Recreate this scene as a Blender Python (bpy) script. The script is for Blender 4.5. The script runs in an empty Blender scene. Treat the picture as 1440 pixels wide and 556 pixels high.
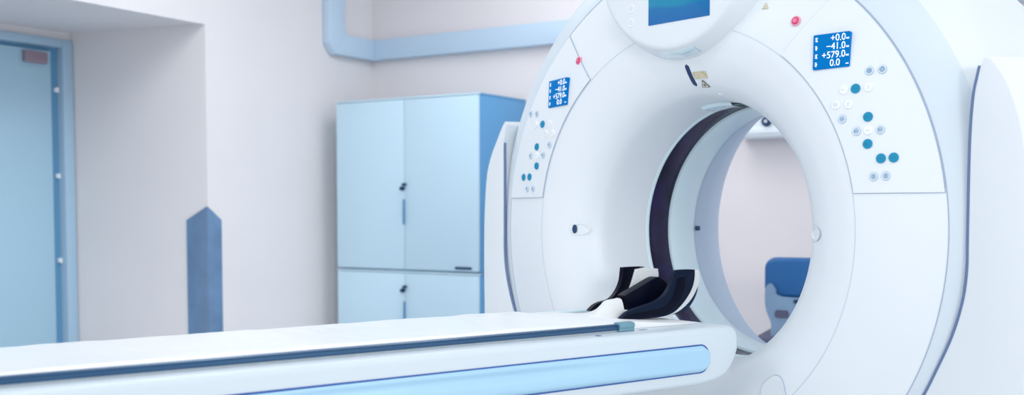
import bpy, bmesh, math, random
from mathutils import Vector, Matrix, noise
S = bpy.context.scene
COL = S.collection
PI = math.pi
random.seed(4)

# ------------------------------------------------------------------ materials
def srgb(r, g, b):
    f = lambda c: (c / 12.92) if c <= .04045 else ((c + .055) / 1.055) ** 2.4
    return (f(r / 255), f(g / 255), f(b / 255), 1)

def mat(name, col, rough=.4, metal=0., spec=.5, bump=0., bscale=200., coat=0., mottle=0., mscale=3., emit=0.):
    m = bpy.data.materials.new(name); m.use_nodes = True
    nt = m.node_tree; b = nt.nodes['Principled BSDF']
    b.inputs['Base Color'].default_value = col
    b.inputs['Roughness'].default_value = rough
    b.inputs['Metallic'].default_value = metal
    b.inputs['Specular IOR Level'].default_value = spec
    b.inputs['Coat Weight'].default_value = coat
    tc = nt.nodes.new('ShaderNodeTexCoord')
    if mottle > 0:
        n = nt.nodes.new('ShaderNodeTexNoise'); n.inputs['Scale'].default_value = mscale; n.inputs['Detail'].default_value = 4
        nt.links.new(tc.outputs['Object'], n.inputs['Vector'])
        r = nt.nodes.new('ShaderNodeValToRGB')
        r.color_ramp.elements[0].position = .3; r.color_ramp.elements[1].position = .7
        r.color_ramp.elements[0].color = tuple(c * (1 - mottle) for c in col[:3]) + (1,)
        r.color_ramp.elements[1].color = tuple(min(1, c * (1 + mottle)) for c in col[:3]) + (1,)
        nt.links.new(n.outputs['Fac'], r.inputs['Fac']); nt.links.new(r.outputs['Color'], b.inputs['Base Color'])
    if bump > 0:
        n2 = nt.nodes.new('ShaderNodeTexNoise'); n2.inputs['Scale'].default_value = bscale; n2.inputs['Detail'].default_value = 3
        nt.links.new(tc.outputs['Object'], n2.inputs['Vector'])
        bp = nt.nodes.new('ShaderNodeBump'); bp.inputs['Strength'].default_value = bump; bp.inputs['Distance'].default_value = .002
        nt.links.new(n2.outputs['Fac'], bp.inputs['Height']); nt.links.new(bp.outputs['Normal'], b.inputs['Normal'])
    if emit > 0:
        b.inputs['Emission Color'].default_value = col; b.inputs['Emission Strength'].default_value = emit
    return m

def screen_mat():
    m = bpy.data.materials.new('console_screen_glow'); m.use_nodes = True
    nt = m.node_tree; b = nt.nodes['Principled BSDF']
    tc = nt.nodes.new('ShaderNodeTexCoord'); sp = nt.nodes.new('ShaderNodeSeparateXYZ')
    nt.links.new(tc.outputs['Object'], sp.inputs[0])
    n = nt.nodes.new('ShaderNodeTexNoise'); n.inputs['Scale'].default_value = 9; n.inputs['Detail'].default_value = 1
    nt.links.new(tc.outputs['Object'], n.inputs['Vector'])
    a = nt.nodes.new('ShaderNodeMath'); a.operation = 'MULTIPLY_ADD'; a.inputs[1].default_value = .03
    nt.links.new(n.outputs['Fac'], a.inputs[0]); nt.links.new(sp.outputs['Y'], a.inputs[2])
    mr = nt.nodes.new('ShaderNodeMapRange'); mr.inputs['From Min'].default_value = -.065; mr.inputs['From Max'].default_value = .06
    nt.links.new(a.outputs[0], mr.inputs['Value'])
    r = nt.nodes.new('ShaderNodeValToRGB'); e = r.color_ramp.elements
    e[0].position = 0; e[0].color = srgb(0, 108, 186)
    e[1].position = 1; e[1].color = srgb(0, 160, 190)
    x = r.color_ramp.elements.new(.27); x.color = srgb(2, 118, 190)
    y = r.color_ramp.elements.new(.36); y.color = srgb(4, 148, 192)
    nt.links.new(mr.outputs['Result'], r.inputs['Fac'])
    nt.links.new(r.outputs['Color'], b.inputs['Emission Color']); b.inputs['Emission Strength'].default_value = .6
    b.inputs['Base Color'].default_value = (.0, .02, .05, 1); b.inputs['Roughness'].default_value = .15
    return m

def carbon_mat():
    m = mat('black_carbon_weave', (.012, .02, .045, 1), rough=.5, spec=.10)
    nt = m.node_tree; b = nt.nodes['Principled BSDF']
    tc = nt.nodes.new('ShaderNodeTexCoord'); ck = nt.nodes.new('ShaderNodeTexChecker'); ck.inputs['Scale'].default_value = 260
    ck.inputs['Color1'].default_value = (.003, .008, .026, 1); ck.inputs['Color2'].default_value = (.008, .017, .042, 1)
    nt.links.new(tc.outputs['Object'], ck.inputs['Vector']); nt.links.new(ck.outputs['Color'], b.inputs['Base Color'])
    return m

M = dict(
    shell=mat('white_gantry_plastic', (.83, .885, .92, 1), .38, spec=.4, bump=.03, bscale=400),
    shell2=mat('white_side_plastic', (.80, .85, .89, 1), .42, spec=.4, bump=.03, bscale=400),
    face=mat('white_face_plastic', (.835, .885, .925, 1), .36, spec=.4, bump=.02, bscale=400),
    rimshade=mat('white_rim_shade_blue', (.70, .785, .85, 1), .42, spec=.4),  # shading of the sideways-facing rim put into a darker, bluer colour
    ring=mat('pale_blue_ring_plastic', (.76, .92, .98, 1), .3, spec=.5),
    rear=mat('rear_bore_shade_plastic', (.50, .62, .76, 1), .45, spec=.4),  # white plastic of the rear flare, darkened here to carry its shade
    window=mat('dark_glossy_bore_window', (.012, .009, .055, 1), .2, spec=.2, mottle=.7, mscale=9),
    seam=mat('grey_seam', (.40, .48, .62, 1), .6), seamlt=mat('pale_grey_seam', (.60, .68, .76, 1), .6),
    gasket=mat('dark_blue_gasket', (.13, .20, .38, 1), .5),
    couch=mat('white_couch_plastic', (.68, .76, .815, 1), .35, spec=.45),
    inset=mat('pale_blue_inset_plastic', (.42, .68, .87, 1), .25, spec=.5, coat=.3),
    insetgap=mat('blue_gap', (.02, .10, .38, 1), .4),
    rail=mat('dark_blue_rail', (.03, .10, .21, 1), .3, metal=.2),
    clip=mat('grey_blue_clip', (.16, .33, .42, 1), .3),
    pad=mat('white_vinyl', (.90, .925, .94, 1), .3, spec=.5, bump=.10, bscale=14),
    holder=mat('white_holder_shell', (.90, .92, .93, 1), .35),
    carbon=carbon_mat(),
    black=mat('black_foam', (.001, .002, .012, 1), .42, spec=.12),
    dkblue=mat('dark_navy_foam', (.012, .028, .075, 1), .45, spec=.2),
    teal=mat('teal_button', srgb(0, 142, 184), .35, spec=.4),
    btn=mat('pale_grey_button', (.42, .57, .72, 1), .35),
    btnw=mat('white_button', (.93, .95, .97, 1), .3),
    glyph=mat('button_glyph_blue_grey', (.22, .38, .58, 1), .5),
    glyphdark=mat('button_glyph_teal', (.0, .20, .33, 1), .5),
    glyphw=mat('button_glyph_pale', (.62, .72, .82, 1), .5),
    red=mat('magenta_stop_button', (.78, .03, .16, 1), .3, spec=.5),
    redrim=mat('pink_button_rim', (.85, .42, .55, 1), .35),
    disp=mat('blue_display', srgb(0, 104, 172), .35, spec=.05, emit=.30),
    dispw=mat('display_digits', (.93, .97, 1, 1), .5, emit=.35),
    navy=mat('navy_slot', (.004, .03, .13, 1), .25),
    label=mat('beige_label', (.62, .55, .36, 1), .6, mottle=.3, mscale=300),
    labelw=mat('label_ivory', (.78, .74, .6, 1), .6),
    ink=mat('label_ink', (.05, .06, .05, 1), .6),
    lens=mat('clear_blue_lens', (.74, .90, .98, 1), .08, spec=.7, coat=.6),
    screen=screen_mat(),
    wall=mat('pinkish_grey_paint', (.785, .765, .78, 1), .7, spec=.2, bump=.05, bscale=120, mottle=.015, mscale=2),
    wallb=mat('back_wall_paint', (.76, .72, .74, 1), .7, spec=.2, bump=.05, bscale=120, mottle=.015, mscale=2),
    ceil=mat('white_ceiling_paint', (.85, .86, .88, 1), .8),
    floor=mat('pale_vinyl_floor', (.70, .72, .76, 1), .3, mottle=.05, mscale=12),
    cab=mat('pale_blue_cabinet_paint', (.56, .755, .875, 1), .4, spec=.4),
    cabside=mat('cabinet_side_shade_blue', (.11, .33, .60, 1), .45, spec=.4),  # same cabinet, side in shade: the shade is in this darker blue
    cabgap=mat('cabinet_gap_blue', (.20, .42, .62, 1), .6),
    lock=mat('dark_lock_metal', (.01, .05, .14, 1), .35, metal=.3),
    handle=mat('blue_grey_handle', (.10, .27, .47, 1), .35),
    trunk=mat('pale_blue_trunking', (.535, .675, .82, 1), .4, spec=.4),
    steel=mat('brushed_steel_guard', (.21, .33, .51, 1), .3, metal=.6, mottle=.12, mscale=6),
    door=mat('blue_door_paint', (.41, .62, .76, 1), .45, spec=.35),
    frame=mat('blue_grey_frame_paint', (.40, .57, .72, 1), .45, spec=.35),
    gap=mat('door_gap_shade_blue', (.12, .32, .52, 1), .6),
    hinge=mat('white_hinge', (.85, .9, .95, 1), .3, metal=.3),
    brown=mat('brown_plate', (.30, .23, .29, 1), .5),
    vinyl=mat('blue_vinyl', (.018, .12, .33, 1), .4, spec=.4, bump=.05, bscale=300),
    chairp=mat('grey_blue_chair_plastic', (.20, .31, .46, 1), .45),
    seat=mat('dark_slate_seat', (.09, .09, .16, 1), .6),
    chrome=mat('chair_steel', (.6, .63, .67, 1), .25, metal=1.),
    unit=mat('white_unit_plastic', (.80, .86, .91, 1), .4),
)

# ------------------------------------------------------------------ helpers
def link(name, bm, m, parent=None, basis=None, smooth=38, recalc=True):
    if recalc: bmesh.ops.recalc_face_normals(bm, faces=bm.faces[:])
    me = bpy.data.meshes.new(name); bm.to_mesh(me); bm.free()
    ms = m if isinstance(m, (list, tuple)) else [m]
    for x in ms: me.materials.append(x)
    for p in me.polygons: p.use_smooth = True
    me.set_sharp_from_angle(angle=math.radians(smooth))
    o = bpy.data.objects.new(name, me); COL.objects.link(o)
    if parent: o.parent = parent
    if basis is not None: o.matrix_basis = basis
    return o

def tag(o, label=None, cat=None, group=None, kind=None):
    if label: o['label'] = label
    if cat: o['category'] = cat
    if group: o['group'] = group
    if kind: o['kind'] = kind
    return o

def thing(name, label, cat, loc, rz=0, group=None):
    o = bpy.data.objects.new(name, None); COL.objects.link(o)
    o.location = loc; o.rotation_euler = (0, 0, rz); o.empty_display_size = .1
    return tag(o, label, cat, group)

def bevel(bm, w, seg=3, edges=None):
    bmesh.ops.bevel(bm, geom=edges if edges is not None else bm.edges[:], offset=w, segments=seg, affect='EDGES', profile=.5, clamp_overlap=True)

def box(bm, x0, x1, y0, y1, z0, z1, w=0, seg=2, mi=0):
    b = bmesh.new()
    r = bmesh.ops.create_cube(b, size=1)
    for v in b.verts:
        v.co = Vector(((x0 + x1) / 2 + v.co.x * (x1 - x0), (y0 + y1) / 2 + v.co.y * (y1 - y0), (z0 + z1) / 2 + v.co.z * (z1 - z0)))
    if w: bevel(b, w, seg)
    for f in b.faces: f.material_index = mi
    merge(bm, b)

def merge(bm, b):
    me = bpy.data.meshes.new('tmp'); b.to_mesh(me); b.free(); bm.from_mesh(me); bpy.data.meshes.remove(me)

def prism(bm, pts, a0, a1, axis='x', w=0, seg=3, mi=0):
    """polygon pts extruded between a0 and a1 along an axis: x -> pts are (y,z); y -> (x,z); z -> (x,y)"""
    b = bmesh.new()
    def P(p, a):
        return Vector((a, p[0], p[1])) if axis == 'x' else Vector((p[0], a, p[1])) if axis == 'y' else Vector((p[0], p[1], a))
    lo = [b.verts.new(P(p, a0)) for p in pts]; hi = [b.verts.new(P(p, a1)) for p in pts]
    f0 = b.faces.new(lo); f1 = b.faces.new(hi)
    n = len(pts)
    for i in range(n): b.faces.new((lo[i], lo[(i + 1) % n], hi[(i + 1) % n], hi[i]))
    bmesh.ops.recalc_face_normals(b, faces=b.faces[:])
    if w:
        e = list({e for f in (f0, f1) for e in f.edges})
        bevel(b, w, seg, e)
    for f in b.faces: f.material_index = mi
    merge(bm, b)

def lathe(bm, prof, n=128, axis='y', c=(0, 0, 0), a0=0., a1=2 * PI, closed=False, mi=0):
    """revolve (t, r) about the axis; full turn unless a0..a1 given"""
    full = abs(a1 - a0 - 2 * PI) < 1e-6
    k = n if full else n + 1
    rings = []
    for t, r in prof:
        row = []
        for i in range(k):
            a = a0 + (a1 - a0) * i / n
            u, v = r * math.cos(a), r * math.sin(a)
            p = (u, t, v) if axis == 'y' else (u, v, t) if axis == 'z' else (t, u, v)
            row.append(bm.verts.new(Vector(p) + Vector(c)))
        rings.append(row)
    m = len(rings)
    for j in range(m if closed else m - 1):
        A, B = rings[j], rings[(j + 1) % m]
        for i in range(n):
            i2 = (i + 1) % k
            f = bm.faces.new((A[i], A[i2], B[i2], B[i])); f.material_index = mi
    return rings

def disc(bm, r, z0, z1, n=32, cx=0, cy=0, w=.001, mi=0):
    prof = [(z0, .0001), (z0, r), (z1 - w, r), (z1, r - w), (z1, .0001)]
    b = bmesh.new(); lathe(b, prof, n, 'z', (cx, cy, 0)); bmesh.ops.remove_doubles(b, verts=b.verts[:], dist=.00025)
    for f in b.faces: f.material_index = mi
    merge(bm, b)

def tube(bm, pts, r, n=8, closed=False, mi=0):
    pts = [Vector(p) for p in pts]; k = len(pts); rows = []
    up = Vector((.137, .271, .953)).normalized()
    for i, p in enumerate(pts):
        a = pts[(i - 1) % k] if (closed or i > 0) else p
        c = pts[(i + 1) % k] if (closed or i < k - 1) else p
        d = (c - a).normalized()
        u = (up - d * up.dot(d)).normalized(); v = d.cross(u)
        rows.append([bm.verts.new(p + (u * math.cos(2 * PI * j / n) + v * math.sin(2 * PI * j / n)) * r) for j in range(n)])
    for i in range(k if closed else k - 1):
        A, B = rows[i], rows[(i + 1) % k]
        for j in range(n):
            f = bm.faces.new((A[j], A[(j + 1) % n], B[(j + 1) % n], B[j])); f.material_index = mi
    if not closed:
        bm.faces.new(rows[0][::-1]).material_index = mi; bm.faces.new(rows[-1]).material_index = mi

def smooth_poly(pts, n=6, closed=True):
    """Catmull-Rom through pts"""
    out = []; k = len(pts)
    rng = range(k) if closed else range(k - 1)
    for i in rng:
        p0 = pts[(i - 1) % k] if (closed or i > 0) else pts[i]
        p1, p2 = pts[i], pts[(i + 1) % k]
        p3 = pts[(i + 2) % k] if (closed or i + 2 < k) else p2
        for j in range(n):
            t = j / n
            out.append(tuple(.5 * ((2 * p1[q]) + (-p0[q] + p2[q]) * t + (2 * p0[q] - 5 * p1[q] + 4 * p2[q] - p3[q]) * t * t + (-p0[q] + 3 * p1[q] - 3 * p2[q] + p3[q]) * t ** 3) for q in range(len(p1))))
    if not closed: out.append(tuple(pts[-1]))
    return out

def rrect(x0, x1, y0, y1, r, n=6):
    out = []
    for cx, cy, a in ((x1 - r, y1 - r, 0), (x0 + r, y1 - r, 90), (x0 + r, y0 + r, 180), (x1 - r, y0 + r, 270)):
        for i in range(n + 1):
            t = math.radians(a + 90 * i / n); out.append((cx + r * math.cos(t), cy + r * math.sin(t)))
    return out

# ------------------------------------------------------------------ camera
CAMZ = 1.01
YAW = math.radians(32.421)
cam_d = bpy.data.cameras.new('camera'); cam = bpy.data.objects.new('camera', cam_d); COL.objects.link(cam)
cam.location = (0, 0, CAMZ); cam.rotation_euler = (math.radians(90 - 3.081), 0, YAW)
cam_d.sensor_width = 36; cam_d.sensor_fit = 'HORIZONTAL'; cam_d.lens = 1540.25 / 1440 * 36
cam_d.shift_y = (378.5 - 278) / 1440
cam_d.clip_start = .05
cam_d.dof.use_dof = True; cam_d.dof.focus_distance = 2.8; cam_d.dof.aperture_fstop = 2.8
S.camera = cam

# ------------------------------------------------------------------ room
XL, YB, ZC = -4.42, 5.34, 2.75
XD, YR, ZN = -5.27, 3.99, 1.972            # door wall, niche corner, niche head
bm = bmesh.new(); box(bm, -6, 3.4, -3, 5.6, -.1, 0)
tag(link('floor', bm, M['floor']), kind='structure')
bm = bmesh.new(); box(bm, -6, 3.4, -3, 5.6, ZC, ZC + .1)
tag(link('ceiling', bm, M['ceil']), kind='structure')
bm = bmesh.new(); box(bm, XL - .3, 3.4, YB, YB + .2, 0, ZC)
tag(link('wall_back', bm, M['wallb']), kind='structure')
bm = bmesh.new()
prism(bm, [(XL, YR), (XL, YB), (XL - 1.3, YB), (XL - 1.3, 3.80), (XD, 3.80)], 0, ZC, 'z')
prism(bm, [(XL, 1.9), (XL, YR), (XD, 3.80), (XL - 1.3, 3.80), (XL - 1.3, 1.9)], ZN, ZC, 'z')
box(bm, XL - 1.3, XL, -3, 1.9, 0, ZC)
box(bm, XD - .25, XD, 1.9, 2.62, 0, ZN); box(bm, XD - .25, XD, 2.62, 3.80, 1.93, ZN)
box(bm, XD - .40, XD - .25, 1.9, 3.80, 0, ZN)
tag(link('wall_left', bm, M['wall'], smooth=20), kind='structure')
bm = bmesh.new(); box(bm, XL, XL + .012, YR + .09, YB, 0, .09, .002)
tag(link('baseboard_left', bm, M['trunk']), kind='structure')
bm = bmesh.new(); box(bm, XL + .012, 3.4, YB - .012, YB, 0, .09, .002)
tag(link('baseboard_back', bm, M['trunk']), kind='structure')

# door in the niche
dr = bpy.data.objects.new('door_1', None); COL.objects.link(dr); dr.location = (XD, 3.2, 0); tag(dr, kind='structure')
dr['label'] = 'pale blue door in a blue-grey frame inside the deep wall niche'
bm = bmesh.new()
box(bm, -.12, .025, .535, .60, 0, 1.93, .006); box(bm, -.12, .025, -.58, -.52, 0, 1.93, .006); box(bm, -.12, .025, -.52, .535, 1.885, 1.93, .006)
link('door_frame', bm, M['frame'], dr)
bm = bmesh.new()
box(bm, -.09, -.03, .49, .535, 0, 1.885); box(bm, -.09, -.03, -.52, .49, 1.868, 1.885)
link('door_gap', bm, M['gap'], dr)  # strips in the gap around the leaf, coloured as its shade
bm = bmesh.new(); box(bm, -.08, -.012, -.515, .488, .008, 1.864, .004)
leaf = link('door_leaf', bm, M['door'], dr)
for z in (1.66, 1.195, .735):
    bm = bmesh.new(); b2 = bmesh.new(); lathe(b2, [(-.014, .0001), (-.014, .007), (.014, .007), (.014, .0001)], 12, 'z', (-.012, .525, z)); merge(bm, b2)
    box(bm, -.031, -.016, .512, .534, z - .012, z + .012, .002)
    link('hinge', bm, M['hinge'], dr)
bm = bmesh.new(); prism(bm, rrect(3.52, 3.655, 1.79, 1.85, .008), XD - .012, XD + .012, 'x', .003)
for zz in (1.806, 1.818, 1.83): box(bm, XD + .0115, XD + .0135, 3.53, 3.645, zz, zz + .004)
tag(link('door_plate', bm, M['brown']), 'small brown plate on the top corner of the blue door', 'plate')

# steel corner guard on the niche corner
t = thing('corner_guard', 'pointed steel corner guard on the wall corner beside the door niche', 'corner guard', (XL, YR, 0))
bm = bmesh.new(); prism(bm, [(-.004, .05), (.092, .05), (.092, .957), (-.004, 1.03)], 0, .004, 'x', .001)
link('right_flange', bm, M['steel'], t)
d = Vector((XD - XL, 3.80 - YR, 0)).normalized()
bm = bmesh.new(); prism(bm, [(0, .05), (.13, .05), (.13, .957), (0, 1.03)], 0, .004, 'y', .001)
link('left_flange', bm, M['steel'], t, Matrix.Translation((.004, -.005, 0)) @ Matrix.Rotation(math.atan2(d.y, d.x), 4, 'Z') @ Matrix.Scale(1, 4))

# cable trunking: drop on the left wall, runs along left and back walls
t = thing('cable_trunking', 'pale blue cable trunking running along both walls above the cabinets', 'cable trunking', (XL, YB, 1.93))
y_in, y_out = 4.98 - YB, 4.865 - YB
bm = bmesh.new()
pl = [(0, 0), (0, .125), (-.27, .125), (-.295, .13), (-.31, .145), (-.315, .165), (-.315, .82), (-.455, .82), (-.455, .06), (-.40, 0)]
prism(bm, pl, .0, .055, 'x', .006)
link('left_run', bm, M['trunk'], t)
bm = bmesh.new(); box(bm, .05, 7.6, -.055, -.0005, 0, .125, .006)
link('back_run', bm, M['trunk'], t)

# two stacked steel cabinets
CX0, CX1, CY0, CY1 = -4.285, -3.285, 4.86, 5.318
def cabinet(name, label, z0, z1, tagplate, hz):
    t = thing(name, label, 'cabinet', ((CX0 + CX1) / 2, (CY0 + CY1) / 2, z0))
    hx, hy, h = (CX1 - CX0) / 2, (CY1 - CY0) / 2, z1 - z0
    bm = bmesh.new()
    box(bm, -hx, -hx + .02, -hy, hy, 0, h - .010, .002); box(bm, -hx + .02, hx - .02, hy - .02, hy, 0, h)
    box(bm, -hx + .02, hx - .02, -hy, hy - .02, 0, .01, .002); box(bm, -hx, hx, -hy - .018, hy, h - .010, h, .002)
    link('body', bm, M['cab'], t)
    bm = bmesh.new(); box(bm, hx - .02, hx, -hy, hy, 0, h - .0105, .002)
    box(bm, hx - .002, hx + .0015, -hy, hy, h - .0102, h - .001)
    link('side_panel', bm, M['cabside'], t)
    bm = bmesh.new(); box(bm, -hx + .02, hx - .02, -hy + .035, -hy + .04, .01, h - .011)
    link('inner_gap', bm, M['cabgap'], t)
    for s in (-1, 1):
        bm = bmesh.new(); a, b = (-hx + .004, -.0016) if s < 0 else (.0016, hx - .004)
        box(bm, a, b, -hy - .018, -hy - .001, .008, h - .0125, .002)
        dd = link('door', bm, M['cab'], t)
        if s < 0:
            bm = bmesh.new(); b2 = bmesh.new(); lathe(b2, [(-.018, .0001), (-.018, .011), (0, .013), (.0, .0001)], 16, 'y', (-.012, -hy - .018, hz)); merge(bm, b2)
            b2 = bmesh.new(); lathe(b2, [(-.03, .0001), (-.03, .006), (0, .006)], 12, 'y', (.008, -hy - .018, hz + .022)); merge(bm, b2)
            box(bm, -.003, .022, -hy - .034, -hy - .03, hz + .014, hz + .03, .002)
            link('lock', bm, M['lock'], dd)
        else:
            bm = bmesh.new(); box(bm, -.0015, .0035, -hy - .034, -hy - .018, hz - .20, hz - .06, .0015)
            link('handle', bm, M['handle'], dd)
    if tagplate:
        bm = bmesh.new(); box(bm, .345, .455, -hy - .024, -hy - .017, .016, .03, .003)
        link('name_plate', bm, M['lock'], t)
    return t
cabinet('storage_cabinet', 'upper pale blue two-door cabinet stacked against the back wall', .672, 1.635, True, .458)
cabinet('storage_cabinet', 'lower pale blue two-door cabinet under the tall upper cabinet', 0, .668, False, .56)

# white box on the back wall, chair behind the scanner
t = thing('wall_unit', 'white wall box with a dark round knob seen through the scanner bore', 'wall box', (-1.55, YB, 1.365))
bm = bmesh.new(); box(bm, -.45, .45, -.16, -.001, 0, .42, .018, 4)
link('housing', bm, M['unit'], t)
bm = bmesh.new(); box(bm, -.44, .44, -.166, -.159, .018, .05, .003); link('front_strip', bm, M['unit'], t)
KX = -.273
bm = bmesh.new(); b2 = bmesh.new(); lathe(b2, [(0, .024), (-.014, .024), (-.018, .02), (-.018, .0001)], 24, 'y', (KX, -.16, .075)); merge(bm, b2)
kn = link('knob', bm, M['lock'], t)
bm = bmesh.new(); b2 = bmesh.new(); lathe(b2, [(0, .009), (-.004, .009), (-.004, .0001)], 16, 'y', (KX, -.178, .075)); merge(bm, b2)
link('knob_cap', bm, M['chrome'], kn)

CHX, CHY, CHR = -1.375, 4.82, math.radians(9)
t = thing('padded_chair', 'blue padded chair with grey plastic back seen through the scanner bore', 'chair', (CHX, CHY, 0), CHR)
# local: chair faces -x ... back rest spans x, facing the camera is -y
bm = bmesh.new(); prism(bm, rrect(-.30, .25, .62, .80, .05, 8), -.07, 0, 'y', .022, 4); link('back_pad', bm, M['vinyl'], t)
bm = bmesh.new()
pb = smooth_poly([(-.285, .67), (-.265, .685), (-.245, .66), (-.235, .635), (-.15, .625), (.2, .625), (.235, .60), (.235, .44), (-.20, .44), (-.258, .44), (-.262, .51), (-.283, .565), (-.29, .62)], 5)
prism(bm, pb, -.10, -.072, 'y', .006); br = link('back_shell', bm, M['chairp'], t)
bm = bmesh.new(); prism(bm, rrect(-.245, -.185, .535, .570, .012), -.104, -.0985, 'y'); link('grip_hole', bm, M['seat'], br)
bm = bmesh.new(); prism(bm, rrect(-.165, -.085, .602, .618, .007), -.104, -.0985, 'y'); link('grip_slot', bm, M['lock'], br)
bm = bmesh.new(); box(bm, -.33, .25, -.12, .42, .40, .455, .02, 3); link('seat', bm, M['seat'], t)
for x, y in ((-.27, -.07), (.2, -.07), (-.27, .36), (.2, .36)):
    bm = bmesh.new(); tube(bm, [(x, y, 0), (x, y, .41)], .013, 12); link('leg', bm, M['chrome'], t)

# ------------------------------------------------------------------ scanner
GX, GY, GZ = -1.1793, 2.8263, .951
GR = -math.radians(50 - 32.421); TR = -math.radians(53 - 32.421)
G = thing('scanner_gantry', 'large white CT scanner ring with blue displays and an open bore', 'scanner', (GX, GY, 0), GR)
Z0 = Matrix.Translation((0, 0, GZ))
KEY = [(.175, .36), (.1, .358), (.05, .36), (0, .367), (-.03, .382), (-.06, .41), (-.085, .455), (-.097, .50), (-.1, .547), (-.085, .64), (-.055, .75)]
FPROF = smooth_poly(KEY, 6, closed=False)
def face_t(r):
    for (t0, r0), (t1, r1) in zip(FPROF[:-1], FPROF[1:]):
        if r0 <= r <= r1 and r1 > r0: return t0 + (t1 - t0) * (r - r0) / (r1 - r0)
    return -.055 if r > .7 else .1
def frame_at(x, z, off=0., zf=1.):
    r = math.hypot(x, z); dr_ = (face_t(r + .012) - face_t(r - .012)) / .024
    n = Vector((dr_ * x / r, -1, zf * dr_ * z / r)).normalized()
    e1 = (Vector((1, 0, 0)) - n * n.x).normalized(); e2 = n.cross(e1)
    p = Vector((x, face_t(r), z)) + n * off
    return Matrix(((e1.x, e2.x, n.x, p.x), (e1.y, e2.y, n.y, p.y), (e1.z, e2.z, n.z, p.z + GZ), (0, 0, 0, 1)))

bm = bmesh.new(); lathe(bm, FPROF, 192); link('front_cover', bm, M['face'], G, Z0, 60)
bm = bmesh.new(); lathe(bm, [(-.0985, .5455), (-.1008, .5458), (-.1008, .5472), (-.0985, .5475)], 192)
link('cover_seam', bm, M['seamlt'], G, Z0)
bm = bmesh.new(); lathe(bm, [(-.053, .7493), (-.0558, .7496), (-.0556, .7514), (-.052, .7522)], 192)
link('rim_seam', bm, M['seam'], G, Z0)
RIM_FRONT = smooth_poly([(-.0545, .7506), (-.047, .772), (-.034, .800), (-.020, .820), (-.006, .834)], 5, closed=False)
bm = bmesh.new(); lathe(bm, RIM_FRONT, 192); link('rim_band', bm, M['rimshade'], G, Z0, 60)
RIM = smooth_poly([(-.006, .834), (.03, .856), (.08, .87), (.25, .88), (.42, .878), (.55, .855), (.63, .825), (.675, .77), (.69, .70), (.69, .52)], 5, closed=False)
bm = bmesh.new(); lathe(bm, RIM, 192); link('body_shell', bm, M['shell2'], G, Z0, 60)
bm = bmesh.new(); lathe(bm, [(.176, .366), (.182, .3635), (.272, .3635), (.278, .366)], 160); link('bore_window', bm, M['window'], G, Z0)
bm = bmesh.new(); lathe(bm, [(.165, .3615), (.168, .3565), (.176, .3565), (.179, .366)], 160); link('window_trim', bm, M['ring'], G, Z0)
bm = bmesh.new(); lathe(bm, [(.271, .366), (.274, .357), (.29, .355), (.385, .357), (.395, .362)], 160); link('bore_ring', bm, M['ring'], G, Z0)
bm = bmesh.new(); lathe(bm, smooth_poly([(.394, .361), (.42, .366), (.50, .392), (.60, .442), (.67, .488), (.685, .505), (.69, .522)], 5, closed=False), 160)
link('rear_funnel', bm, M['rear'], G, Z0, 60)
bm = bmesh.new(); prism(bm, rrect(-.009, .009, -.0075, .0075, .003), 0, .006, 'z', .001)
mm = Matrix(((0, 0, 1, -.358), (1, 0, 0, .405), (0, 1, 0, .0 + GZ), (0, 0, 0, 1)))
link('sensor', bm, M['lock'], G, mm)

# side covers: outline in (x, z), straight inner edge with the lower part following the ring
def side_cover(s, top, outer, full, gz):
    low = [(.793, .20), (.793, .0), (.793, -.07), (.785, -.14), (.762, -.22), (.727, -.30), (.690, -.375), (.622, -.49), (.522, -.61), (.40, -.72), (.30, -.80)]
    inner = smooth_poly(top + low, 5, closed=False)
    xo = outer[0][0]
    tail = [(.30, -GZ + .004), (xo, -GZ + .004), (xo, -.5)]
    P0 = inner + tail + smooth_poly(outer, 5, closed=False)
    P1 = inner + tail + smooth_poly(full, 5, closed=False)
    bm = bmesh.new(); secs = []
    for t_, f in ((-.05, 0), (-.02, .20), (.01, .46), (.05, .80), (.10, 1), (.60, 1)):
        secs.append([bm.verts.new((s * (a + (c - a) * f), t_, b + (d_ - b) * f)) for (a, b), (c, d_) in zip(P0, P1)])
    n = len(P0); front = bm.faces.new(secs[0]); bm.faces.new(secs[-1])
    for A, B in zip(secs[:-1], secs[1:]):
        for i in range(n): bm.faces.new((A[i], A[(i + 1) % n], B[(i + 1) % n], B[i]))
    bmesh.ops.recalc_face_normals(bm, faces=bm.faces[:])
    bevel(bm, .007, 3, list(front.edges))
    link('side_cover', bm, M['shell2'], G, Z0, 32)
    bm = bmesh.new(); tube(bm, [(s * (a - .0035), -.0455, b) for a, b in inner if b < gz], .0042, 8)
    link('side_seam', bm, M['gasket'], G, Z0)
side_cover(1, [(.812, .372), (.806, .345), (.798, .30)],
           [(.922, -.1), (.92, .06), (.912, .17), (.896, .255), (.868, .330), (.842, .370), (.828, .384), (.818, .384)],
           [(.935, -.1), (.935, .06), (.935, .17), (.935, .26), (.934, .345), (.928, .375), (.915, .386), (.818, .386)], .37)
side_cover(-1, [(.778, .335), (.788, .30), (.793, .27)],
           [(.893, -.25), (.895, -.1), (.892, .05), (.880, .17), (.858, .235), (.825, .290), (.797, .333), (.784, .347)],
           [(.900, -.25), (.902, -.1), (.902, .05), (.900, .17), (.898, .24), (.893, .31), (.880, .345), (.80, .352)], .28)
bm = bmesh.new(); box(bm, -.86, .86, .05, .62, .004, .2, .02, 3); link('base', bm, M['shell2'], G)

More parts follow.
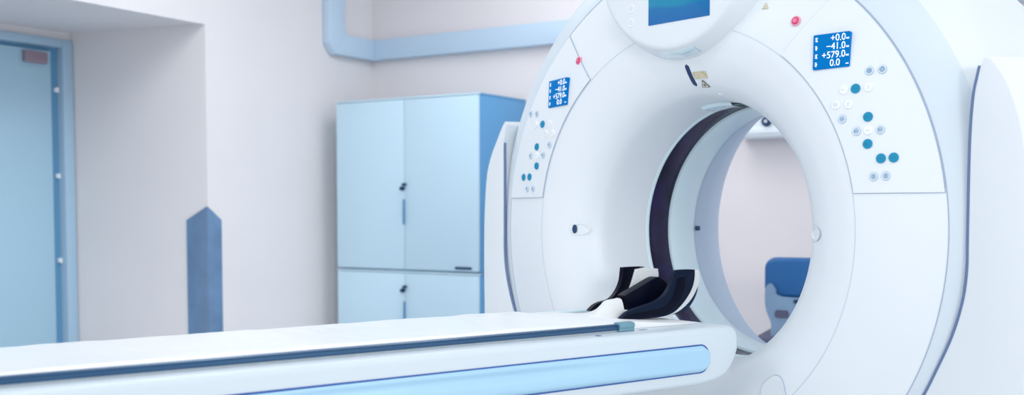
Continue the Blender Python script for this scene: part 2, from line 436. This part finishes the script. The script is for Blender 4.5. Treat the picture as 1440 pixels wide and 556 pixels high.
# control panels
def panel(s):
    rows = []; nu, nv = 14, 36; zb = .098
    th = [(52.6 + (51.2 - 52.6) * u) for u in [i / nu for i in range(nu + 1)]]
    bm = bmesh.new(); border = []
    P = {}
    for i in range(nu + 1):
        r = .5505 + (.7475 - .5505) * i / nu
        ta = math.asin(zb / r); tb = math.radians(th[i])
        for j in range(nv + 1):
            a = ta + (tb - ta) * j / nv
            x, z = s * r * math.cos(a), r * math.sin(a)
            P[i, j] = Vector((x, face_t(r), z))
    out = Vector((0, -1, 0))
    V = {k: bm.verts.new(p + out * .0035) for k, p in P.items()}
    for i in range(nu):
        for j in range(nv): bm.faces.new((V[i, j], V[i + 1, j], V[i + 1, j + 1], V[i, j + 1]))
    loop = [(i, 0) for i in range(nu + 1)] + [(nu, j) for j in range(1, nv + 1)] + [(i, nv) for i in range(nu - 1, -1, -1)] + [(0, j) for j in range(nv - 1, 0, -1)]
    low = [bm.verts.new(P[k] - out * .004) for k in loop]
    for q in range(len(loop)):
        q2 = (q + 1) % len(loop); bm.faces.new((V[loop[q]], V[loop[q2]], low[q2], low[q]))
    po = link('control_panel', bm, M['face'], G, Z0, 45)
    bm = bmesh.new(); tube(bm, [P[k] + out * .0012 for k in loop], .0016, 6, closed=True)
    link('panel_seam', bm, M['seam'], po)
    return po

def glyph(bm, kind, z, sc, mi):
    if kind == 0:
        box(bm, -.004 * sc, .004 * sc, -.0006, .0006, z, z + .0004, mi=mi); box(bm, -.005 * sc, -.0035 * sc, -.003 * sc, .003 * sc, z, z + .0004, mi=mi)
    elif kind == 1:
        for a in range(4):
            b = bmesh.new(); box(b, -.005 * sc, .005 * sc, -.0006, .0006, z, z + .0004); R = Matrix.Rotation(PI / 4 + a * PI / 2, 4, 'Z') @ Matrix.Translation((0, .004 * sc, 0))
            for v in b.verts: v.co = R @ v.co
            for f in b.faces: f.material_index = mi
            merge(bm, b)
    elif kind == 2:
        box(bm, -.004 * sc, .004 * sc, -.0036 * sc, -.0024 * sc, z, z + .0004, mi=mi); box(bm, -.002 * sc, .002 * sc, 0, .003 * sc, z, z + .0004, mi=mi)
    elif kind == 3:
        b = bmesh.new(); lathe(b, [(z, .0035 * sc), (z + .0004, .0035 * sc), (z + .0004, .005 * sc), (z, .005 * sc)], 16, 'z')
        for f in b.faces: f.material_index = mi
        merge(bm, b); box(bm, -.0035 * sc, .0035 * sc, -.0006, .0006, z, z + .0004, mi=mi)
    else:
        box(bm, -.005 * sc, .005 * sc, -.0008, .0008, z, z + .0004, mi=mi)

def button(x, z, parent, kind, gk, r=.0112):
    bm = bmesh.new()
    if kind == 't': disc(bm, r, -.003, .0035, 28); ms = [M['teal'], M['glyphdark']]
    elif kind == 'g':
        disc(bm, r * .95, -.003, .002, 28); ms = [M['btn'], M['glyph'], M['btnw']]
        b = bmesh.new(); lathe(b, [(-.001, r * .62), (.0028, r * .66), (.0028, r * .8), (-.001, r * .84)], 24, 'z')
        for f in b.faces: f.material_index = 2
        merge(bm, b)
    else: disc(bm, r * .95, -.003, .003, 28); ms = [M['btnw'], M['glyphw']]
    glyph(bm, gk, .0035 if kind == 't' else .0022 if kind == 'g' else .003, 1, 1)
    mtx = frame_at(x, z, .0035)
    if parent is not G: mtx = Z0.inverted() @ mtx
    return link('button', bm, ms, parent, mtx)

pr = panel(1); plft = panel(-1)
kinds = 'gg wtw ww g t gwg t tt gg'.replace(' ', '')
gks = [3, 1, 0, 4, 2, 3, 2, 4, 0, 0, 4, 0, 0, 4, 4, 2, 2]
RB = [(.562, .378), (.591, .379), (.506, .338), (.534, .339), (.564, .340), (.489, .304), (.520, .304), (.507, .270), (.568, .272), (.543, .240), (.570, .241), (.598, .241), (.571, .210), (.603, .176), (.631, .177), (.588, .135), (.616, .136)]
LB = [(-.641, .360), (-.600, .358), (-.597, .323), (-.556, .322), (-.516, .322), (-.532, .292), (-.498, .291), (-.511, .257), (-.580, .254), (-.616, .228), (-.577, .227), (-.543, .227), (-.575, .195), (-.654, .162), (-.615, .162), (-.629, .125), (-.593, .125)]
for B, par in ((RB, pr), (LB, plft)):
    for (x, z), k, g in zip(B, kinds, gks): button(x, z, par, k, g)

def text_mesh(bm, s, size, x, y, z, align='RIGHT', sx=1.):
    cu = bpy.data.curves.new('txt', 'FONT'); cu.body = s; cu.size = size; cu.align_x = align; cu.align_y = 'CENTER'; cu.extrude = .0002
    o = bpy.data.objects.new('txt', cu); COL.objects.link(o)
    dg = bpy.context.evaluated_depsgraph_get(); me = bpy.data.meshes.new_from_object(o.evaluated_get(dg))
    b = bmesh.new(); b.from_mesh(me)
    for v in b.verts: v.co = Vector((v.co.x * sx + x, v.co.y + y, v.co.z + z))
    merge(bm, b); bpy.data.objects.remove(o); bpy.data.meshes.remove(me); bpy.data.curves.remove(cu)

def display(x, z, w, h, roll=0.):
    mtx = frame_at(x, z, .0075, .45) @ Matrix.Rotation(roll, 4, 'Z')
    bm = bmesh.new(); prism(bm, rrect(-w / 2, w / 2, -h / 2, h / 2, .003), -.016, .002, 'z', .0008)
    d = link('display', bm, M['disp'], G, mtx)
    bm = bmesh.new()
    hz = h * .25
    ys = [h * .36, h * .125, -h * .115, -h * .345]
    for s, y in zip(('+0.0', '\u221241.0', '+579.0', '0.0'), ys):
        text_mesh(bm, s, h * .275, w * (.39 if s != '0.0' else .25), y - h * .01, .0023, sx=.92 if x > 0 else 1.0)
        # unit marks and row symbols, tiny
        for q in range(3):
            box(bm, w * (.405 + q * .027), w * (.424 + q * .027), y - h * .075, y - h * (.03 if s != '0.0' else .045), .0022, .0026)
        for q in range(3):
            yy = y - h * .06 + q * h * .045
            box(bm, -w * .44, -w * (.37 + .02 * ((q + ys.index(y)) % 2)), yy, yy + h * .018, .0022, .0026)
        box(bm, -w * .41, -w * .395, y - h * .075, y + h * .05, .0022, .0026)
    link('readout', bm, M['dispw'], d)
    return d
display(.469, .4325, .091, .083, .03); display(-.479, .4115, .100, .082, .02)

for x, z in ((.366, .516), (-.396, .499)):
    bm = bmesh.new(); disc(bm, .0125, -.002, .004, 28, mi=1); disc(bm, .0095, -.002, .007, 28, w=.002); glyph(bm, 3, .007, .9, 1)
    link('stop_button', bm, [M['red'], M['redrim']], G, frame_at(x, z, .001))
def sign_triangle(x, z, r, m2, name='warning_label'):
    bm = bmesh.new()
    tri = lambda q: [(q * math.cos(a), q * math.sin(a)) for a in (PI / 2, PI * 7 / 6, PI * 11 / 6)]
    prism(bm, tri(r), 0, .001, 'z', mi=0); prism(bm, tri(r * .76), .0005, .0014, 'z', mi=1)
    disc(bm, r * .16, .001, .0019, 16, w=.0002, mi=0); box(bm, -r * .05, r * .05, -r * .28, r * .34, .001, .0019, mi=0); box(bm, -r * .28, r * .28, -r * .05, r * .05, .001, .0019, mi=0)
    return link(name, bm, [M['ink'] if m2 == 0 else M['label'], M['labelw']], G, frame_at(x, z, .001))
sign_triangle(.276, .563, .011, 1); sign_triangle(.052, .394, .017, 0)
bm = bmesh.new(); prism(bm, [(-.023, -.010), (.023, -.010), (.023, .010), (-.023, .010)], 0, .001, 'z', mi=0)
for q in range(4): box(bm, -.018, .018 - .006 * (q % 2), -.0075 + q * .0042, -.0060 + q * .0042, .0008, .0014, mi=1)
link('warning_label', bm, [M['label'], M['labelw']], G, frame_at(.051, .418, .001))
# laser slot on the top of the funnel
bm = bmesh.new(); rad = .0065
for k in range(19):
    pass
pts = []
for k in range(13):
    r = .447 - .055 * k / 12; th = math.radians(88.2 - .9 * k / 12); pts.append((r * math.cos(th), face_t(r), r * math.sin(th)))
half = .0068; V = []
for i, p in enumerate(pts):
    e = min(i, 12 - i); w_ = half * min(1, math.sqrt(max(0.03, 1 - max(0, (1.5 - e) / 1.5) ** 2)))
    V.append([bm.verts.new(Vector(p) + Vector((sx * w_, -.0016, .0006))) for sx in (-1, 1)] + [bm.verts.new(Vector(p) + Vector((sx * w_, .004, .004))) for sx in (1, -1)])
for a, b in zip(V[:-1], V[1:]):
    for j in range(4): bm.faces.new((a[j], a[(j + 1) % 4], b[(j + 1) % 4], b[j]))
bm.faces.new(V[0]); bm.faces.new(V[-1][::-1])
link('laser_slot', bm, M['navy'], G, Z0)
# small bump, clear laser windows at lip top, intercom recesses
bm = bmesh.new(); disc(bm, .007, -.002, .002, 20, w=.0015); link('screw_cap', bm, M['shell'], G, frame_at(.08, .3665, .0))
bm = bmesh.new(); lathe(bm, [(.075, .3578), (.085, .349), (.125, .347), (.16, .351), (.166, .3575)], 24, a0=math.radians(84), a1=math.radians(101)); link('laser_window', bm, M['lens'], G, Z0)
for s, dark in ((-1, 1), (1, 0)):
    bm = bmesh.new(); b2 = bmesh.new()
    n = 28; rows = []
    for q, (sc, dz) in enumerate(((1, .0012), (.82, .0018), (.7, -.001), (.0001, -.004))):
        rows.append([b2.verts.new((.031 * sc * math.cos(2 * PI * i / n), .0185 * sc * math.sin(2 * PI * i / n), dz)) for i in range(n)])
    for a, b in zip(rows[:-1], rows[1:]):
        for i in range(n): b2.faces.new((a[i], a[(i + 1) % n], b[(i + 1) % n], b[i]))
    merge(bm, b2)
    rc = link('speaker_recess', bm, M['face'], G, frame_at(s * .414, .002, .0005))
    if dark:
        bm = bmesh.new(); prism(bm, [(.0075 * math.cos(a * PI / 12), .0135 * math.sin(a * PI / 12)) for a in range(24)], -.004, .0028, 'z', .0005)
        link('speaker_hole', bm, M['lock'], rc, Matrix.Translation((-.017, 0, 0)))
# service lid low on the front
lid = [(.285, -.50), (.285, -.395), (.295, -.372), (.318, -.355), (.335, -.353), (.35, -.365), (.362, -.40), (.385, -.50)]
bm = bmesh.new(); V0 = []; V1 = []
for x, z in smooth_poly(lid, 5, closed=False):
    r = math.hypot(x, z); V0.append(bm.verts.new((x, face_t(r) - .004, z))); V1.append(bm.verts.new((x, face_t(r) + .006, z)))
bm.faces.new(V0)
for i in range(len(V0)):
    j = (i + 1) % len(V0); bm.faces.new((V0[i], V0[j], V1[j], V1[i]))
link('service_lid', bm, M['face'], G, Z0)
bm = bmesh.new(); tube(bm, [(x, face_t(math.hypot(x, z)) - .001, z) for x, z in smooth_poly(lid, 5, closed=False)], .0017, 6); link('lid_seam', bm, M['seam'], G, Z0)

# console
CCX, CCZ = .015, .747
CM = Matrix.Translation((CCX, 0, CCZ + GZ))
bm = bmesh.new()
lathe(bm, [(-.150, .0001), (-.150, .250), (-.1485, .258), (-.144, .264), (-.136, .268), (-.12, .276), (-.10, .284), (-.085, .288), (.12, .288), (.12, .0001)], 160)
cons = link('console', bm, M['shell'], G, CM, 50)
bm = bmesh.new(); prism(bm, rrect(-.105, .105, -.085, .085, .002), 0, .0015, 'z', .0004)
sm = Matrix(((1, 0, 0, .030), (0, 0, -1, -.150), (0, 1, 0, -.110), (0, 0, 0, 1)))
link('screen', bm, M['screen'], cons, sm)
for z in (-.185, -.223):
    bm = bmesh.new(); disc(bm, .012, -.001, .0018, 28); glyph(bm, 3, .0018, 1.3, 1)
    link('button', bm, [M['btnw'], M['glyphw']], cons, Matrix(((1, 0, 0, -.139), (0, 0, -1, -.150), (0, 1, 0, z + .045), (0, 0, 0, 1))))
bm = bmesh.new(); lathe(bm, [(-.134, .2675), (-.133, .2705), (-.108, .2835), (-.1, .2825)], 24, a0=math.radians(258), a1=math.radians(284)); link('indicator_lamp', bm, M['lens'], cons)

# ------------------------------------------------------------------ couch
T = thing('patient_couch', 'long white scanner couch with a pale blue side inset', 'couch', (GX, GY, 0), TR)
prof = [(-2.45, -.225), (-.19, -.225), (-.175, -.228), (-.163, -.238), (-.157, -.255), (-.157, -.285), (-.165, -.305), (-.182, -.33), (-.206, -.350), (-.245, -.360), (-.30, -.3645), (-2.45, -.3645)]
bm = bmesh.new(); prism(bm, prof, -.235, .28, 'x', .014, 5)
link('body', bm, M['couch'], T, Z0, 50)
ins = [(-1.75, -.333), (-.298, -.3305)] + [(-.298 + .031 * math.cos(a), -.2985 + .032 * math.sin(a)) for a in [math.radians(-80 + 20 * q) for q in range(9)]] + [(-.298, -.2665), (-1.75, -.267)]
def grow(p, d):
    cx, cz = -1.0, -.2985
    return [(y + (d if y > -.5 else -d), z + (d if z > cz else -d)) for y, z in p]
bm = bmesh.new(); prism(bm, grow(ins, .003), .2795, .2812, 'x'); gp = link('inset_gap', bm, M['insetgap'], T, Z0)
bm = bmesh.new()
# gently dished inset with a soft crease rising to the right
nY = 60; nZ = 14; V = {}
for i in range(nY + 1):
    y = -1.75 + 1.452 * i / 44 if i <= 44 else -.298 + .031 * math.sin(PI / 2 * (i - 44) / 16)
    top, bot = -.267, -.3305
    if y > -.298:
        q = min(1, (y + .298) / .031); hh = .032 * math.sqrt(max(0.00002, 1 - q * q)); top, bot = -.2985 + hh, -.2985 - hh
    for j in range(nZ + 1):
        f = j / nZ; z = bot + (top - bot) * f
        edge = min(f, 1 - f, ((-.2669 - y) / .04))
        x = .2816 + .0085 * min(1, max(0, edge) / .12) ** .5
        c = -.288 + (-.62 - y) * .010
        fade = max(0, min(1, (-.55 - y) / .25))
        x -= .0078 * fade * math.exp(-((z - c) / .0105) ** 2)
        V[i, j] = bm.verts.new((x, y, z))
for i in range(nY):
    for j in range(nZ): bm.faces.new((V[i, j], V[i + 1, j], V[i + 1, j + 1], V[i, j + 1]))
link('side_inset', bm, M['inset'], T, Z0, 80)
bm = bmesh.new(); box(bm, -.185, .214, -2.42, -.47, -.226, -.2165, .003); link('tabletop', bm, M['couch'], T, Z0)
bm = bmesh.new(); prism(bm, [(.205, -.221), (.2185, -.221), (.2205, -.2175), (.2185, -.2125), (.2205, -.2095), (.217, -.2075), (.205, -.2075)], -2.42, -.50, 'y', .0006)
rl = link('side_rail', bm, M['rail'], T, Z0)
bm = bmesh.new(); prism(bm, smooth_poly([(.203, -.2245), (.222, -.2245), (.2225, -.218), (.2245, -.214), (.224, -.207), (.219, -.2045), (.203, -.2045)], 3), -.505, -.458, 'y', .001); link('rail_clip', bm, M['clip'], T, Z0)
bm = bmesh.new(); box(bm, .214, .224, -.44, -.415, -.2265, -.2245, .0006); link('latch', bm, M['gasket'], T, Z0)
bm = bmesh.new(); box(bm, .247, .258, -.603, -.592, -.2255, -.2235, .0006); link('screw', bm, M['gasket'], T, Z0)
bm = bmesh.new(); box(bm, -.232, -.205, -2.4, -.22, -.2255, -.2185, .003); link('far_rail', bm, M['ring'], T, Z0)
bm = bmesh.new(); box(bm, -.17, .20, -1.75, -.75, .05, GZ - .364, .03, 4); link('pedestal', bm, M['shell2'], T)
bm = bmesh.new(); box(bm, -.26, .29, -1.95, -.45, .0, .06, .015, 3); link('foot_plate', bm, M['shell2'], T)

# pad lying on the couch
bm = bmesh.new()
nx, ny = 44, 300; x0, x1, y0, y1 = -.178, .210, -2.40, -.50
V = {}
for i in range(nx + 1):
    x = x0 + (x1 - x0) * i / nx
    for j in range(ny + 1):
        y = y0 + (y1 - y0) * j / ny
        ex = min(x - x0, x1 - x) / .022; ey = (y1 - y) / .03
        # front edge slants: the near side runs a little further towards the bore
        yy = y + (.03 * ((x - x0) / (x1 - x0)) * max(0, (y + .8) / .3) if y > -.8 else 0)
        e = min(1, ex); e2 = min(1, ey)
        h = .0125 * (1 - (1 - e) ** 2) * (1 - (1 - e2) ** 2)
        wr = noise.noise(Vector((x * 7 + y * 2.2, y * 9, 1.3))) * .0020 + abs(noise.noise(Vector((x * 14 + y * 9, y * 17 - x * 5, 5.1)))) * .0024
        V[i, j] = bm.verts.new((x, yy, -.2165 + h + wr * min(1, max(0, ex)) * min(1, max(0, ey))))
for i in range(nx):
    for j in range(ny): bm.faces.new((V[i, j], V[i + 1, j], V[i + 1, j + 1], V[i, j + 1]))
loop = [(i, 0) for i in range(nx + 1)] + [(nx, j) for j in range(1, ny + 1)] + [(i, ny) for i in range(nx - 1, -1, -1)] + [(0, j) for j in range(ny - 1, 0, -1)]
bm.faces.new([V[k] for k in loop][::-1])
pad = link('couch_pad', bm, M['pad'], None, Matrix.Translation((GX, GY, GZ)) @ Matrix.Rotation(TR, 4, 'Z') @ Matrix.Translation((0, 0, .0002)), 60)
tag(pad, 'thin white wrinkled vinyl pad lying along the scanner couch', 'pad')

# head holder
H = thing('head_holder', 'white and black head holder at the bore end of the couch', 'head holder', (GX, GY, 0), TR)
bm = bmesh.new()
hump = smooth_poly([(-.40, -.2155), (-.355, -.2125), (-.33, -.2085), (-.31, -.203), (-.293, -.195), (-.278, -.187), (-.247, -.1835), (-.225, -.184), (-.21, -.2155)], 5, closed=False)
R0 = [bm.verts.new((-.080, y, z)) for y, z in hump]; R1 = [bm.verts.new((-.02, y - .058, z + .011 * min(1, (z + .2155) / .03))) for y, z in hump]; R2 = [bm.verts.new((.055, y - .120, z + .0165 * min(1, (z + .2155) / .03))) for y, z in hump]
bm.faces.new(R0); bm.faces.new(R2)
for A, B in ((R0, R1), (R1, R2)):
    for i in range(len(hump)):
        j = (i + 1) % len(hump); bm.faces.new((A[i], A[j], B[j], B[i]))
bm2 = smooth_poly([(-.505, -.2160), (-.49, -.2085), (-.44, -.2075), (-.38, -.2125), (-.28, -.2205), (-.22, -.2235), (-.22, -.2245), (-.50, -.2245)], 5, closed=False)
prism(bm, bm2, -.12, .19, 'x', .001)
box(bm, -.07, .055, -.30, -.21, -.2245, -.214, .002)
link('base', bm, M['holder'], H, Z0, 50)
fp = [(-.375, -.220), (-.358, -.203), (-.339, -.194), (-.297, -.185), (-.254, -.176), (-.221, -.161), (-.201, -.14), (-.191, -.119), (-.184, -.103), (-.175, -.0975), (-.117, -.0975), (-.110, -.103), (-.112, -.127), (-.122, -.151), (-.143, -.176), (-.169, -.197), (-.195, -.210), (-.235, -.2165), (-.300, -.2185)]
fw = [(-.27, -.2185), (-.22, -.195), (-.17, -.165), (-.145, -.11), (-.138, -.0995), (-.085, -.0995), (-.077, -.104), (-.075, -.129), (-.09, -.160), (-.116, -.187), (-.156, -.209), (-.20, -.2175)]
fd = [(-.24, -.216), (-.16, -.17), (-.13, -.125), (-.075, -.125), (-.068, -.132), (-.068, -.157), (-.084, -.185), (-.108, -.206), (-.14, -.2155), (-.2, -.2165)]
bm = bmesh.new(); prism(bm, smooth_poly(fp, 3), .069, .085, 'x', .002); wp = link('side_wing', bm, M['carbon'], H, Z0, 50)
st = [(-.365, -.214), (-.345, -.203), (-.30, -.199), (-.255, -.196), (-.215, -.188), (-.192, -.165), (-.180, -.13), (-.176, -.118), (-.148, -.116), (-.145, -.125), (-.15, -.150), (-.168, -.178), (-.195, -.198), (-.225, -.208), (-.29, -.2125)]
bm = bmesh.new(); prism(bm, smooth_poly(st, 3), .084, .0862, 'x', .0006); link('strap', bm, M['black'], wp)
bm = bmesh.new(); prism(bm, smooth_poly(fw, 3), .056, .0685, 'x', .002); link('wing_shell', bm, M['holder'], H, Z0, 50)
bm = bmesh.new(); prism(bm, smooth_poly(fd, 3), .036, .0555, 'x', .002); link('wing_lining', bm, M['dkblue'], H, Z0, 50)
bp = [(-.33, -.2075), (-.313, -.194), (-.29, -.186), (-.257, -.18), (-.232, -.16), (-.216, -.132), (-.211, -.101), (-.204, -.096), (-.140, -.096), (-.135, -.0985), (-.160, -.101), (-.168, -.108), (-.174, -.124), (-.185, -.151), (-.2, -.173), (-.216, -.184), (-.247, -.184), (-.278, -.189), (-.29, -.198), (-.315, -.2075)]
bw = [(-.25, -.200), (-.21, -.178), (-.190, -.151), (-.178, -.124), (-.171, -.107), (-.163, -.1015), (-.094, -.1025), (-.086, -.108), (-.085, -.131), (-.10, -.170), (-.13, -.200), (-.20, -.210)]
bm = bmesh.new(); prism(bm, smooth_poly(bp, 3), -.098, -.083, 'x', .002); link('side_wing', bm, M['black'], H, Z0, 50)
bm = bmesh.new(); prism(bm, smooth_poly(bw, 3), -.0975, -.0765, 'x', .002); link('wing_shell', bm, M['holder'], H, Z0, 50)

# dark neck cushion lying in the holder
bm = bmesh.new(); wedge = smooth_poly([(-.312, -.166), (-.305, -.1575), (-.26, -.1405), (-.205, -.119), (-.185, -.1195), (-.158, -.137), (-.151, -.15), (-.163, -.170), (-.193, -.181), (-.24, -.191), (-.284, -.199), (-.292, -.196)], 4)
prism(bm, wedge, .002, .034, 'x', .004, 3)
N = link('neck_cushion', bm, M['black'], None, Matrix.Translation((GX, GY, GZ)) @ Matrix.Rotation(TR, 4, 'Z'), 50)
tag(N, 'dark wedge cushion leaning inside the head holder', 'cushion')

# ------------------------------------------------------------------ light
def area(name, loc, sx, sy, e, col=(.86, .94, 1), rot=(0, 0, 0)):
    l = bpy.data.lights.new(name, 'AREA'); l.shape = 'RECTANGLE'; l.size = sx; l.size_y = sy; l.energy = e; l.color = col
    o = bpy.data.objects.new(name, l); COL.objects.link(o); o.location = loc; o.rotation_euler = rot
    return o
for x, y, e in ((-3.2, 3.2, 17), (-3.0, 1.0, 16), (-2.6, 4.5, 14), (-.6, 3.9, 12), (-.9, 1.2, 9), (1.0, 2.2, 8)):
    area('ceiling_lamp', (x, y, ZC - .02), 1.2, .9, e * .8, (.95, .98, 1))
sl = bpy.data.lights.new('niche_fill_sun', 'SUN'); sl.energy = .45; sl.angle = math.radians(12); sl.color = (1, .98, .97)  # added low fill sun brightening niche reveal and left wall, no window behind it
so = bpy.data.objects.new('niche_fill_sun', sl); COL.objects.link(so)
so.rotation_euler = Vector((-.68, .71, -.18)).to_track_quat('-Z', 'Y').to_euler()
w = bpy.data.worlds.new('world'); S.world = w; w.use_nodes = True
w.node_tree.nodes['Background'].inputs[0].default_value = (.93, .97, 1, 1)
w.node_tree.nodes['Background'].inputs[1].default_value = 1.0
S.view_settings.view_transform = 'Standard'; S.view_settings.look = 'None'
S.view_settings.exposure = .36; S.view_settings.gamma = 1; S.view_settings.use_curve_mapping = False
